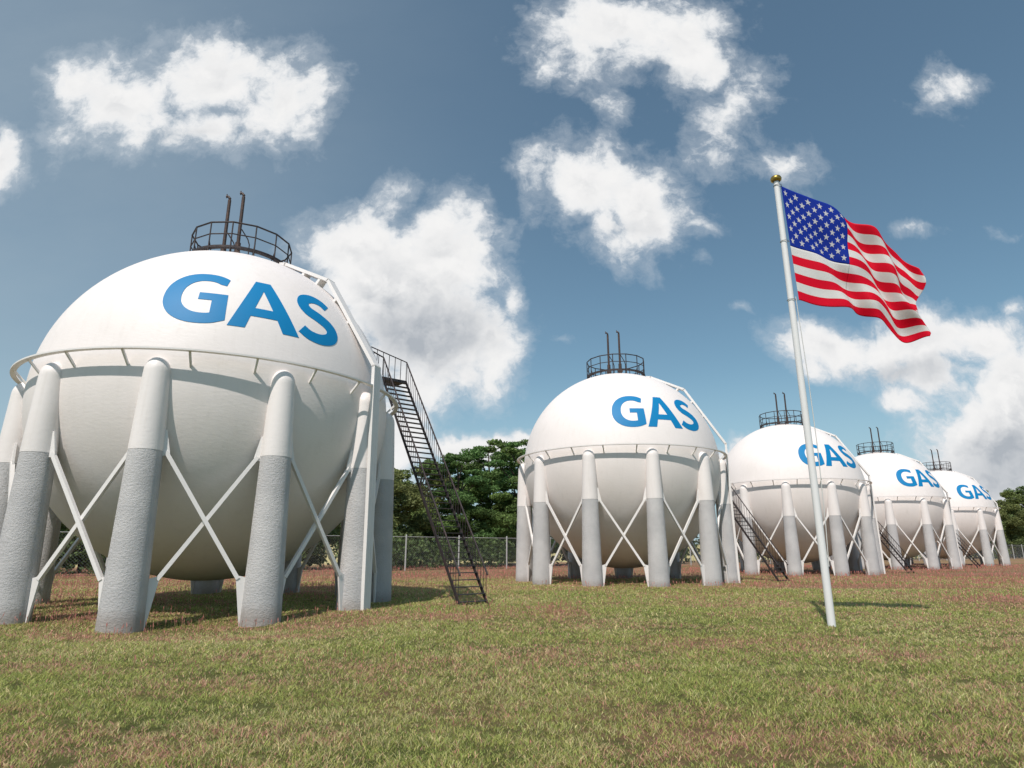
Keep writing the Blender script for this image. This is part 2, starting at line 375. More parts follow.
def seed_grass():
    N = 150000
    x, y = sample_wedge(N, 5.0, 75, 1.05)
    keep = rng.random(N) < np.clip(redness(x, y), 0, 1)*.75+.022; x, y = x[keep], y[keep]; N = len(x)
    s = np.clip(y/11, .7, 4.5); hgt = (.10+.17*rng.random(N))*np.clip(.55+(y-6)*.05, .55, 1.15)*(.75+.5*fbm(x*.9, y*.9, 55, 2))
    a = rng.random(N)*2*np.pi; lean = .28*hgt*rng.random(N); la = rng.random(N)*2*np.pi
    wd = .0022*s*(.7+.6*rng.random(N)); hw = .0065*s*(.6+.8*rng.random(N))
    ex, ey = np.cos(a), np.sin(a); lx, ly = np.cos(la)*lean, np.sin(la)*lean
    def ring(f, wdt): return np.stack([x+lx*f-ex*wdt, y+ly*f-ey*wdt, hgt*f], 1), np.stack([x+lx*f+ex*wdt, y+ly*f+ey*wdt, hgt*f], 1)
    V = np.zeros((N, 7, 3), dtype=np.float32)
    V[:, 0], V[:, 1] = ring(0, wd); V[:, 2], V[:, 3] = ring(.62, wd*.8); V[:, 4], V[:, 5] = ring(.80, hw); V[:, 6] = np.stack([x+lx, y+ly, hgt], 1)
    V[:, :, 2] += gz(x, y)[:, None]
    i = np.arange(N)[:, None]*7
    F = np.concatenate([i+np.array([[q]]).reshape(1, 3) if False else i+np.array([q]) for q in ([0, 1, 3], [0, 3, 2], [2, 3, 5], [2, 5, 4], [4, 5, 6])])
    col = np.zeros((N, 7, 3)); v = (.7+.6*rng.random((N, 1)))
    col[:, :2] = (np.array([.30, .28, .11])*v)[:, None]; col[:, 2:4] = (np.array([.52, .27, .19])*v)[:, None]
    col[:, 4:] = (np.array([.68, .27, .24])*v)[:, None]
    o = npmesh('seeding_grass', V.reshape(-1, 3), F, M_grass, colattr=col.reshape(-1, 3))
    tag(o, 'reddish seed heads of taller grass in streaks around the tank columns', 'seeding grass', kind='stuff')
seed_grass()

# ------------------------------------------------------------------ lettering outlines (unit = letter height)
def arc(cx, cy, rx, ry, a0, a1, n, e=1.0):
    out = []
    for i in range(n+1):
        a = R(a0+(a1-a0)*i/n); c, s = math.cos(a), math.sin(a)
        out.append((cx+rx*math.copysign(abs(c)**e, c), cy+ry*math.copysign(abs(s)**e, s)))
    return out
def letter_G():
    outer = arc(.52, .5, .52, .515, 52, 292, 40, .9)
    inner = arc(.545, .5, .305, .335, 296, 55, 34, .9)
    L = outer+[(.86, .075), (.86, .56), (.47, .56), (.47, .42), (.655, .42), (.655, .19)]+inner+[(.82, .76)]
    return [L]
def letter_A():
    return [[(0, 0), (.355, 1), (.60, 1), (.97, 0), (.735, 0), (.66, .225), (.29, .225), (.225, 0)],
            [(.345, .385), (.605, .385), (.475, .78)]]
def letter_S():
    key = [(.60, .80), (.50, .895), (.33, .925), (.16, .86), (.105, .73), (.17, .60), (.34, .51), (.50, .40), (.555, .27), (.49, .14), (.32, .075), (.13, .10), (.0, .19)]
    def cr(p0, p1, p2, p3, t):
        return tuple(.5*((2*p1[k])+(-p0[k]+p2[k])*t+(2*p0[k]-5*p1[k]+4*p2[k]-p3[k])*t*t+(-p0[k]+3*p1[k]-3*p2[k]+p3[k])*t**3) for k in (0, 1))
    pts = []
    for i in range(len(key)-1):
        p = [key[max(i-1, 0)], key[i], key[i+1], key[min(i+2, len(key)-1)]]
        for k in range(5): pts.append(cr(*p, k/5))
    pts.append(key[-1]); Lf, Rt = [], []
    for i, p in enumerate(pts):
        a = pts[max(i-1, 0)]; b = pts[min(i+1, len(pts)-1)]; d = (b[0]-a[0], b[1]-a[1]); l = math.hypot(*d); nx, ny = -d[1]/l, d[0]/l
        f = i/(len(pts)-1); wd = .090+.022*math.sin(math.pi*f)**2
        Lf.append((p[0]+nx*wd, p[1]+ny*wd)); Rt.append((p[0]-nx*wd, p[1]-ny*wd))
    return [Lf+Rt[::-1]]
def inside(p, loops):
    c = False
    for L in loops:
        for i in range(len(L)):
            (x1, y1), (x2, y2) = L[i], L[i-1]
            if (y1 > p[1]) != (y2 > p[1]) and p[0] < (x2-x1)*(p[1]-y1)/(y2-y1)+x1: c = not c
    return c
def letter_mesh(loops, az0, RAD):
    V, E = [], []
    for L in loops:
        L2 = []
        for i in range(len(L)):
            a = L[i]; b = L[(i+1) % len(L)]; n = max(1, int(math.dist(a, b)/.05))
            L2 += [(a[0]+(b[0]-a[0])*k/n, a[1]+(b[1]-a[1])*k/n) for k in range(n)]
        o = len(V); V += L2; E += [(o+i, o+(i+1) % len(L2)) for i in range(len(L2))]
    for i in range(0, 24):
        for j in range(0, 23):
            p = (-.03+i*.047+(j % 2)*.02, .01+j*.0467)
            if inside(p, loops): V.append(p)
    r = delaunay_2d_cdt([Vector(v) for v in V], E, [], 0, 1e-5)
    vs, fs = r[0], [f for f in r[2] if inside((sum(r[0][k][0] for k in f)/3, sum(r[0][k][1] for k in f)/3), loops)]
    bm = bmesh.new(); K = R(22.0); H0, HS = R(15.3), R(20.2); lay = []
    for rad in (RAD+.012,):
        lv = []
        for v in vs:
            az = az0+v[0]*K; el = H0+v[1]*HS
            lv.append(bm.verts.new((rad*math.cos(el)*math.sin(az), -rad*math.cos(el)*math.cos(az), HC+rad*math.sin(el))))
        for f in fs: bm.faces.new([lv[k] for k in f])
    # a thin edge down to the shell
    be = [e for e in bm.edges if len(e.link_faces) == 1]
    g = bmesh.ops.extrude_edge_only(bm, edges=be)
    for v in [x for x in g['geom'] if isinstance(x, bmesh.types.BMVert)]:
        d = (v.co-Vector((0, 0, HC))); v.co = Vector((0, 0, HC))+d*((RAD-.004)/(RAD+.012))
    lone = [v for v in bm.verts if not v.link_faces]; bmesh.ops.delete(bm, geom=lone, context='VERTS')
    return bm

# ------------------------------------------------------------------ the gas sphere tank
RAD, HC, PHI, NCOL = 5.5, 6.227, .1257, 11
RING_R, RING_Z = 5.842, 6.733
def pol(a, r, z): return Vector((r*math.sin(a), -r*math.cos(a), z))
TREE_COPY = []
def build_tank():
    root = empty('gas_tank', (0, 0, 0))
    bm = bmesh.new(); bmesh.ops.create_uvsphere(bm, u_segments=192, v_segments=96, radius=RAD, matrix=Matrix.Translation((0, 0, HC)))
    obj('shell', bm, M_shell, root, smooth=True)
    # letters
    x = 0
    for nm, fn, adv in (('letter_g', letter_G, 0.895), ('letter_a', letter_A, .965), ('letter_s', letter_S, .7)):
        off = x*R(22.0)+(R(1.4) if nm == 'letter_s' else 0)
        o = obj('letter', letter_mesh(fn(), R(-12.9)+off, RAD), M_blue, root); o['label'] = 'blue letter ' + nm[-1].upper()
        x += adv
    # columns
    cb = bmesh.new(); prof = [(.402, 4.09), (.402, 4.16)]
    prof = [(.36, 4.104), (.402, 4.104), (.400, 4.20), (.355, 5.4), (.325, 6.15)]+[(.325*math.cos(R(a)), 6.15+.42*math.sin(R(a))) for a in range(10, 90, 10)]+[(0, 6.57)]
    lathe(cb, prof, 40); fixn(cb); cm = obj('column', cb, M_white, root, smooth=True)
    sb = bmesh.new(); prof = [(.50, -.5)]+[(.495-.098*k/20, k/20*4.102) for k in range(21)]; prof.append((0, 4.102)); lathe(sb, prof, 40); fixn(sb)
    sm = obj('concrete_sleeve', sb, M_conc, cm, smooth=True)
    for k in range(NCOL):
        a = PHI+k*2*math.pi/NCOL; c = cm if k == 0 else cm.copy()
        if k: link(c, root); s2 = sm.copy(); link(s2, c)
        c.location = pol(a, 5.506, 0)
    # cross braces: one steel strut with a gusset plate at each end
    for k in range(NCOL):
        a0 = PHI+k*2*math.pi/NCOL; a1 = a0+2*math.pi/NCOL
        A, B = pol(a0, 5.506, 0), pol(a1, 5.506, 0); d = (B-A).normalized(); nrm = Vector((0, 0, 1)).cross(d)
        for q, (P0, P1, dd) in enumerate(((A, B, d), (B, A, -d))):
            bmm = bmesh.new(); sh = nrm*(.045 if q else -.045)
            top = P0+dd*.46+Vector((0, 0, 4.10))+sh; bot = P1-dd*.64+Vector((0, 0, .97))+sh
            beam(bmm, top, bot, .10, .10, nrm)
            def plate(pts):
                f = [[bmm.verts.new(p+sh+nrm*s) for p in pts] for s in (-.028, .028)]
                bmm.faces.new(f[0]); bmm.faces.new(f[1][::-1])
                for i in range(len(pts)): bmm.faces.new((f[0][i], f[0][i-1], f[1][i-1], f[1][i]))
            Z = lambda z: Vector((0, 0, z))
            plate([P0+dd*.36+Z(3.98), P0+dd*.56+Z(4.02), P0+dd*.54+Z(4.14), P0+dd*.42+Z(4.66), P0+dd*.34+Z(4.66)])
            plate([P1-dd*.40+Z(-.25), P1-dd*.50+Z(-.25), P1-dd*.68+Z(.93), P1-dd*.61+Z(1.04), P1-dd*.40+Z(.98)])
            fixn(bmm); obj('brace', bmm, M_brace, root)
    # ring walkway rail
    rb = bmesh.new(); n = 132; rings = []
    for i in range(n):
        a = 2*math.pi*i/n; rings.append([rb.verts.new(pol(a, RING_R+dr, RING_Z+dz_)) for dr, dz_ in ((-.075, 0), (.075, 0), (.075, -.045), (-.075, -.045))])
    for i in range(n):
        A, B = rings[i], rings[(i+1) % n]
        for k in range(4): rb.faces.new((A[k], A[(k+1) % 4], B[(k+1) % 4], B[k]))
    fixn(rb); ring = obj('ring_rail', rb, M_brace, root)
    tb = bmesh.new(); beam(tb, pol(0, RING_R-.03, RING_Z-.04), pol(0, 5.46, RING_Z-.40), .055, .055); strut = obj('strut', tb, M_brace, ring)
    for k in range(22):
        s = strut if k == 0 else link(strut.copy(), ring)
        s.rotation_euler = (0, 0, PHI+R(8.18)+k*2*math.pi/22)
    # white conduit run from the crown down over the ring to the ground
    ga = R(70.6); tdir = Vector((math.cos(ga), math.sin(ga), 0)); path = [(5.97, -.2), (5.88, 7.36), (3.87, 10.61), (2.02, 11.50), (1.80, 11.53)]
    for j in range(3):
        bmm = bmesh.new(); sh = tdir*(.125*j); pr = [pol(ga, r, z)+sh for r, z in path]
        for a, b in zip(pr, pr[1:]):
            e = (b-a).normalized()*.03; beam(bmm, a-e, b+e, .118, .11, pol(ga, 1, 0) if abs((b-a).normalized().z) > .95 else Vector((0, 0, 1)))
        if j == 0: run = obj('conduit', bmm, M_brace, root)
        else: obj('conduit', bmm, M_brace, root)
    for (r, z) in ((4.85, 9.0), (4.30, 9.9), (3.55, 10.72), (2.9, 11.1)):
        p = pol(ga, r, z); dd = (p-Vector((0, 0, HC))).normalized(); q = Vector((0, 0, HC))+dd*(RAD-.04)
        bmm = bmesh.new(); beam(bmm, p+tdir*.125, q+tdir*.125, .34, .10, dd.cross(tdir)); obj('clamp', bmm, M_brace, root)
    # crown platform, railing, vents
    kb = bmesh.new(); n = 48; rings = []
    for i in range(n):
        a = 2*math.pi*i/n; rings.append([kb.verts.new(pol(a, r, z)) for r, z in ((1.56, 11.74), (1.72, 11.74), (1.72, 11.665), (1.56, 11.665))])
    for i in range(n):
        A, B = rings[i], rings[(i+1) % n]
        for k in range(4): kb.faces.new((A[k], A[(k+1) % 4], B[(k+1) % 4], B[k]))
    fixn(kb); plat = obj('crown_platform', kb, M_steel, root)
    fb = bmesh.new(); lathe(fb, [(0, 11.66), (.62, 11.62), (.62, 11.72), (.58, 11.76), (0, 11.76)], 24); fixn(fb); obj('manway_cover', fb, M_rust, root)
    NP = 14
    for k in range(NP):
        a = 2*math.pi*k/NP+.2; pb = bmesh.new()
        tube(pb, [pol(a, 1.70, 11.30), pol(a, 1.70, 12.60)], .026, 6)
        tube(pb, [pol(a, 1.69, 11.92), pol(a, 1.52, 11.48)], .018, 6)
        obj('railing_post', pb, M_steel, root)
    for z, rr in ((12.62, .030), (12.18, .022)):
        pb = bmesh.new(); tube(pb, [pol(2*math.pi*k/NP+.2, 1.70, z) for k in range(NP)], rr, 6, closed=True); obj('handrail', pb, M_steel, plat)
    for (vx, vy, zt) in ((-.47, -.49, 14.28), (.15, -.74, 14.26)):
        vb = bmesh.new()
        tube(vb, [(vx, vy, 11.6), (vx, vy, 12.3), (vx, vy, 12.32), (vx, vy, zt-.12)], [.095, .095, .062, .058], 12)
        tube(vb, [(vx, vy, zt-.2), (vx, vy, zt-.05), (vx-.06, vy, zt+.03), (vx-.14, vy, zt+.02)], [.058, .055, .045, .04], 10)
        box(vb, (vx, vy, 11.86), (.26, .20, .12)); box(vb, (vx-.12, vy, zt+.05), (.03, .03, .16))
        vp = obj('vent_pipe', vb, M_rust, root)
        eb = bmesh.new(); tube(eb, [(vx+.34, vy+.15, 11.6), (vx+.34, vy+.15, 12.30), (vx+.28, vy+.12, 12.50), (vx+.06, vy+.03, 12.85)], .022, 6); obj('stay', eb, M_steel, vp)
    # staircase
    ang = R(40); t = Vector((math.cos(ang), math.sin(ang), 0)); d = Vector((t.y, -t.x, 0)); Wd = 1.10
    L0 = Vector((4.60, 3.87, 8.58)); L1 = Vector((8.324, -.563, 0.0)); run = (L1-L0)
    st = bpy.data.objects.new('staircase', None); link(st, root)
    for s in (0, 1):
        sbm = bmesh.new(); o_ = t*(Wd*s)
        beam(sbm, L0+o_+Vector((0, 0, 0)), L1+o_-Vector((0, 0, .05)), .036, .105, Vector((0, 0, 1))); obj('stringer', sbm, M_steel, st)
        hb = bmesh.new(); u = Vector((0, 0, .86)); endf = .995
        tube(hb, [L0+o_+u, L0+run*endf+o_+u], .030, 8)
        obj('stair_handrail', hb, M_steel, st)
        if s == 0:
            bb = bmesh.new(); tube(bb, [(0, 0, 0), u], .0105, 5, caps=False); bal = obj('baluster', bb, M_steel, st)
        nb_ = 38
        for i in range(nb_):
            o = bal if (s == 0 and i == 0) else link(bal.copy(), st)
            o.location = L0+run*((i+.5)/nb_*endf)+o_
    NT_ = 40
    tm = bmesh.new(); Mr = Matrix.Rotation(ang, 3, 'Z'); box(tm, (0, 0, 0), (Wd-.05, .17, .026), Mr); tread = obj('tread', tm, M_tread, st)
    for i in range(NT_):
        o = tread if i == 0 else link(tread.copy(), st)
        o.location = L0+run*((i+.6)/NT_)+t*(Wd/2)+Vector((0, 0, .02))
    # landing at the head of the stairs with its own rails running back to the shell
    lb = bmesh.new(); inn = Vector((-.52, -.85, 0)).normalized()
    ctr = L0+t*(Wd/2)
    quad = [L0+Vector((0, 0, -.04)), L0+t*Wd+Vector((0, 0, -.04)), L0+t*Wd-d*.95+Vector((0, 0, -.04)), L0-d*.95+Vector((0, 0, -.04))]
    f0_ = [lb.verts.new(p) for p in quad]; f1_ = [lb.verts.new(p+Vector((0, 0, .09))) for p in quad]
    lb.faces.new(f0_[::-1]); lb.faces.new(f1_)
    for i in range(4): lb.faces.new((f0_[i-1], f0_[i], f1_[i], f1_[i-1]))
    for p in quad[:2]: pass
    fixn(lb); obj('landing', lb, M_tread, st)
    rb = bmesh.new(); u = Vector((0, 0, .86))
    A, B = L0+u, L0+t*Wd+u
    Ain = A+inn*1.15+Vector((0, 0, .16)); Bin = B+inn*2.15+Vector((0, 0, .10))
    tube(rb, [A, Ain], .028, 6); tube(rb, [B, Bin], .022, 6)
    for X0, X1, m in ((A, Ain, 4), (B, Bin, 6)):
        for i in range(m):
            p = X0.lerp(X1, i/m); tube(rb, [p, Vector((p.x, p.y, 8.54))], .014, 4)
    obj('landing_rail', rb, M_steel, st)
    sb2 = bmesh.new()        # brackets carrying the landing off the shell
    for p in (L0-d*.2, L0-d*.9):
        q = p-Vector((0, 0, HC)); q = Vector((0, 0, HC))+q.normalized()*(RAD-.03); beam(sb2, p, q, .08, .08)
    obj('landing_bracket', sb2, M_steel, st)
    return root
def children_of(o): return [c for c in list(C.objects) if c.parent == o]
def copy_tree(o, parent=None, kids=None, skip=None):
    c = o.copy(); C.objects.link(c); c.parent = parent
    for ch in kids.get(o.name, []):
        if skip and ch.name.startswith(skip): continue
        copy_tree(ch, c, kids)
    return c
tank = build_tank()
kids = {}
for o in C.objects:
    if o.parent is not None: kids.setdefault(o.parent.name, []).append(o)
tl = ['largest and nearest white spherical gas tank, at the far left',
      'white spherical gas tank in the middle, second in the row, left of the flagpole',
      'white spherical gas tank directly behind the flagpole, third in the row',
      'white spherical gas tank right of the flagpole, fourth, overlapping the smallest one',
      'smallest and farthest white spherical gas tank, last of the row at the right']
for i in range(5):
    c = tank if i == 0 else copy_tree(tank, None, kids, 'staircase' if i == 4 else None)   # no stairs show beside the last tank
    c.location = (-9.94+16.14*i, 21.39+15.13*i, 0)
    tag(c, tl[i], 'gas tank', 'row of spherical gas tanks')
for ch in kids[tank.name]:
    if ch.name.startswith('letter'): ch.rotation_euler = (0, 0, R(16.2))

# ------------------------------------------------------------------ flagpole and flag
PX, PY = 7.142, 15.173
fp = empty('flagpole', (PX+.045, PY, 0)); fp.rotation_euler = (0, -.0048, 0); tag(fp, 'tall white flagpole with a brass ball finial standing in the grass', 'flagpole')
bm = bmesh.new(); lathe(bm, [(.088, -.2), (.088, .4), (.080, 5.5), (.072, 11.28), (.0, 11.28)], 28); fixn(bm); obj('pole', bm, M_pole, fp, smooth=True)
bm = bmesh.new(); lathe(bm, [(.09, 11.282), (.135, 11.32), (.145, 11.38), (.12, 11.43), (.06, 11.46), (0, 11.465)], 20); fixn(bm); obj('finial', bm, M_brass, fp, smooth=True)
bm = bmesh.new(); tube(bm, [(.115, -.03, 7.95), (.16, -.04, 6.0), (.17, -.05, 4.0), (.13, -.04, 2.2), (.09, -.03, 1.3)], .011, 5); obj('halyard', bm, M_rope, fp)
bm = bmesh.new(); box(bm, (.095, -.02, 1.28), (.05, .05, .05)); tube(bm, [(.125, -.02, 1.16), (.125, -.02, 1.42)], .014, 8); obj('cleat', bm, M_steel, fp)

def ray_at(u, v, Y):
    b = 384-v; dX = u-512; dY = FPX*math.cos(PITCH)-b*math.sin(PITCH); dZ = FPX*math.sin(PITCH)+b*math.cos(PITCH); k = Y/dY
    return Vector((dX*k, Y, dZ*k+CAMH))
# flag outline as a cloth: control points of top and lower edge in the plane of the pole, metres, measured from the pole
ks = [0, .2, .4, .6, .8, 1.0]
topx = [(781, 186), (813, 199), (846, 215), (876, 235), (901, 255), (917, 275)]
botx = [(799, 300), (823, 306), (850, 310), (874, 317), (898, 336), (925, 341)]
TP = [ray_at(*p, PY+.06*i) for i, p in enumerate(topx)]; BP = [ray_at(*p, PY+.06*i) for i, p in enumerate(botx)]
def cr1(L, s):
    s = min(max(s, 0), 1)*(len(L)-1); i = min(int(s), len(L)-2); f = s-i
    p0, p1, p2, p3 = L[max(i-1, 0)], L[i], L[i+1], L[min(i+2, len(L)-1)]
    return .5*((2*p1)+(-p0+p2)*f+(2*p0-5*p1+4*p2-p3)*f*f+(-p0+3*p1-3*p2+p3)*f**3)
def flagpos(s, t):
    """s along the fly, t down the hoist"""
    p = cr1(TP, s).lerp(cr1(BP, s), t)
    g = min(1, s*2.2)
    ph = 2*math.pi*(2.9*s-1.25*t)+.4
    depth = g*(.085+.055*s)*math.sin(ph)+(.030+.035*s)*g*math.sin(2*math.pi*(4.8*s-2.3*t)+1)+.030*g*math.sin(2*math.pi*(1.4*s+2.3*t))
    sag = g*(.020+.02*s)*math.cos(ph+.7)+(.010+.05*s*s*s)*g*math.sin(2*math.pi*(4.1*s-1.7*t))
    return p+Vector((.075*g*s*s*math.sin(9*t+.5), depth, sag))
def fnormal(s, t):
    e = .004; a = flagpos(s+e, t)-flagpos(s-e, t); b = flagpos(s, t+e)-flagpos(s, t-e); return a.cross(b).normalized()
def sheet(s0, s1, t0, t1, ns, nt, stripe, mats, name, parent):
    vs, fs, mi = [], [], []
    for side in (1, -1):
        o = len(vs)
        for j in range(nt+1):
            for i in range(ns+1):
                s = s0+(s1-s0)*i/ns; t = t0+(t1-t0)*j/nt; vs.append(flagpos(s, t)+fnormal(s, t)*(.003*side))
        for j in range(nt):
            for i in range(ns):
                q = (o+j*(ns+1)+i, o+j*(ns+1)+i+1, o+(j+1)*(ns+1)+i+1, o+(j+1)*(ns+1)+i)
                fs.append(q if side > 0 else q[::-1]); mi.append(stripe(t0+(t1-t0)*(j+.5)/nt))
    m = len(vs)//2; border = [(i, i+1) for i in range(ns)]+[(nt*(ns+1)+i+1, nt*(ns+1)+i) for i in range(ns)]
    border += [((j+1)*(ns+1), j*(ns+1)) for j in range(nt)]+[(j*(ns+1)+ns, (j+1)*(ns+1)+ns) for j in range(nt)]
    for a, b in border: fs.append((a, a+m, b+m, b)); mi.append(stripe(min(max(t0+(t1-t0)*((min(a, b)//(ns+1))+.5)/nt, t0), t1-.001)))
    me = bpy.data.meshes.new(name); me.from_pydata([tuple(v) for v in vs], [], fs)
    for mm in mats: me.materials.append(mm)
    me.polygons.foreach_set('material_index', mi); me.polygons.foreach_set('use_smooth', [True]*len(fs)); me.update()
    o = bpy.data.objects.new(name, me); return link(o, parent)
fl = empty('flag', (0, 0, 0)); tag(fl, 'red white and blue flag with stars and stripes flying from the white pole', 'flag')
CW = .40
strp = lambda t: 0 if int(min(t, .9999)*13) % 2 == 0 else 1
o1 = sheet(CW, 1, 0, 1, 84, 78, strp, [M_red, M_fwhite], 'striped_field', fl)
vs_split = sheet(0, CW, 7/13, 1, 56, 36, strp, [M_red, M_fwhite], 'lower_stripes', fl)
cn = sheet(0, CW, 0, 7/13, 56, 42, lambda t: 0, [M_fblue], 'canton', fl)
bm = bmesh.new()
for r_ in range(9):
    for c_ in range(11):
        if (r_+c_) % 2: continue
        s0 = CW*(c_+1)/12; t0 = 7/13*(r_+1)/10; rad_s, rad_t = .0155*1.15, .028*1.15
        for side in (1, -1):
            ctr = bm.verts.new(flagpos(s0, t0)+fnormal(s0, t0)*(.008*side)); rim = []
            for k in range(10):
                rr = 1 if k % 2 == 0 else .40; a = math.pi/2+k*math.pi/5
                s, t = s0+rad_s*rr*math.cos(a), t0-rad_t*rr*math.sin(a); rim.append(bm.verts.new(flagpos(s, t)+fnormal(s, t)*(.008*side)))
            for k in range(10): bm.faces.new((ctr, rim[k], rim[(k+1) % 10]) if side > 0 else (ctr, rim[(k+1) % 10], rim[k]))
obj('stars', bm, M_fwhite, cn)
# toggle rings that hold the hoist to the pole
bm = bmesh.new()
for t in (.0, .5, 1.0):
    p = flagpos(0.0, t); n = 14; z = p.z
    tube(bm, [(PX+.012+(.10)*math.cos(2*math.pi*k/n), PY+.10*math.sin(2*math.pi*k/n), z) for k in range(n)], .008, 5, closed=True)
    tube(bm, [(PX+.108, PY, z), tuple(p)], .008, 5)
obj('hoist_ring', bm, M_wire, fl)

# ------------------------------------------------------------------ chain link fence
def fpt(x): return Vector((x, 64.5+.70*x, 0))
X0, X1 = -44.0, 152.0; FD = (fpt(1)-fpt(0)).normalized(); FL = (fpt(X1)-fpt(X0)).length; FH = 2.85
fe = empty('chain_link_fence', tuple(fpt(X0)), math.atan2(FD.y, FD.x))
tag(fe, 'long galvanised chain link fence on grey posts behind the tanks', 'fence')
sp = .21; n = int((FL+FH)/sp); V = []; F = []; wr = .0065
for k in range(n):
    for sgn in (1, -1):
        a = k*sp-FH if sgn > 0 else k*sp
        xa, za = a, 0.0; xb, zb = a+sgn*FH, FH
        if sgn > 0 and xa < 0: za = -xa; xa = 0
        if sgn > 0 and xb > FL: zb = FH-(xb-FL); xb = FL
        if sgn < 0 and xb < 0: zb = FH+xb; xb = 0
        if sgn < 0 and xa > FL: za = xa-FL; xa = FL
        if zb <= za: continue
        yo = .008*sgn; o = len(V)
        for (px, pz) in ((xa, za+.03), (xb, zb+.03)):
            for q in range(3):
                aa = q*2.094; V.append((px+wr*math.cos(aa), yo+wr*math.sin(aa), pz))
        for q in range(3): F.append((o+q, o+(q+1) % 3, o+3+(q+1) % 3, o+3+q))
npmesh('wire_mesh', np.array(V), np.array(F), M_wire, fe)
pb = bmesh.new(); lathe(pb, [(.075, -.3), (.075, 3.0), (.05, 3.06), (0, 3.08)], 10); fixn(pb); post = obj('fence_post', pb, M_post, fe)
npost = int(FL/5.4)+1
base = (fpt(-9.4)-fpt(X0)).length % 5.4
for k in range(npost):
    p = post if k == 0 else link(post.copy(), fe)
    p.location = (base+k*5.4, -.07, 0)
rb = bmesh.new(); tube(rb, [(0, 0, FH+.04), (FL, 0, FH+.04)], .028, 6); obj('top_rail', rb, M_post, fe)

# ------------------------------------------------------------------ trees
def leaves(centers, size, cols, seed, flat=.5):
    g_ = np.random.default_rng(seed); N = len(centers)
    a = g_.normal(size=(N, 3)); a /= np.linalg.norm(a, axis=1)[:, None]; a[:, 2] *= flat; a /= np.linalg.norm(a, axis=1)[:, None]
    b = g_.normal(size=(N, 3)); b -= (b*a).sum(1)[:, None]*a; b /= np.linalg.norm(b, axis=1)[:, None]
    s = size*(.55+.9*g_.random(N))[:, None]
    V = np.stack([centers-a*s, centers+b*s*.45, centers+a*s, centers-b*s*.45], 1).reshape(-1, 3)
    F = np.arange(N*4).reshape(N, 4); return V, F, np.repeat(cols, 4, axis=0)
def make_tree(i, H, W, base_col, seed, kind):
    """kind: 'layered' flat pads of foliage, 'round' billowy lobes"""
    g_ = np.random.default_rng(seed); rr = random.Random(seed)
    root = empty('tree', (0, 0, 0)); bm = bmesh.new()
    pts = [(0, 0, -.2)]; x = y = 0
    for k in range(1, 7): x += rr.uniform(-.25, .25); y += rr.uniform(-.25, .25); pts.append((x, y, H*.82*k/6))
    tube(bm, pts, [H*.022*(1-.13*k) for k in range(7)], 9)
    pads = []
    nl = 46 if kind == 'layered' else 34
    for k in range(nl):
        f = .10+.88*(k+rr.random())/nl; z = H*f
        env = W*math.sqrt(max(.02, 1-((f-.40)/.60)**2)); rad = env*math.sqrt(rr.random())*.86; a = rr.uniform(0, 6.283)
        cx, cy = rad*math.cos(a), rad*math.sin(a); size = W*rr.uniform(.22, .42)*(1.1-.5*f)
        zz = z-rad*.10; pads.append((cx, cy, zz, size, size*(.34 if kind == 'layered' else .62)))
        if k % 2 == 0:
            h0 = max(.08, f-.22); ti = h0/.82*6; j = min(int(ti), 5)
            p0 = Vector(pts[j]).lerp(Vector(pts[j+1]), min(1, ti-j)); p2 = Vector((cx, cy, zz)); pm = p0.lerp(p2, .5)+Vector((0, 0, .05*H*rr.random()))
            tube(bm, [p0, pm, p2], [H*.009, H*.006, H*.003], 5, caps=False)
    obj('trunk', bm, M_bark, root, smooth=True)
    P_, Cc = [], []
    for (cx, cy, cz, r, h) in pads:
        m = int(1400*(r/(W*.32))**2)+120; u = g_.normal(size=(m, 3)); u /= np.linalg.norm(u, axis=1)[:, None]
        rad = (.45+.58*g_.random(m)**.6)[:, None]; q = u*rad*np.array([r, r, h]); lump = 1+.28*np.sin(u[:, :1]*5+cx)*np.sin(u[:, 1:2]*4+cy)
        q = q*lump; q[:, 2] -= .12*h*(u[:, 0]**2+u[:, 1]**2)
        P_.append(q+np.array([cx, cy, cz])); tone = rr.uniform(.75, 1.25); hue = rr.uniform(-.12, .14)
        Cc.append(np.array(base_col)*tone*np.array([1+hue, 1, 1-hue*.5])*(.62+.80*g_.random((m, 1))))
    P_ = np.concatenate(P_); Cc = np.concatenate(Cc); V, F, cv = leaves(P_, .165, Cc, seed+1)
    npmesh('crown', V, F, M_leaf, root, colattr=cv)
    return root
protos = [make_tree(0, 14.5, 6.2, (.13, .215, .065), 101, 'layered'), make_tree(1, 13.0, 5.6, (.155, .215, .07), 202, 'round'),
          make_tree(2, 15.0, 5.6, (.115, .195, .06), 303, 'layered'), make_tree(3, 11.0, 5.2, (.175, .215, .08), 404, 'round')]
tkids = {}
for o in C.objects:
    if o.parent is not None: tkids.setdefault(o.parent.name, []).append(o)
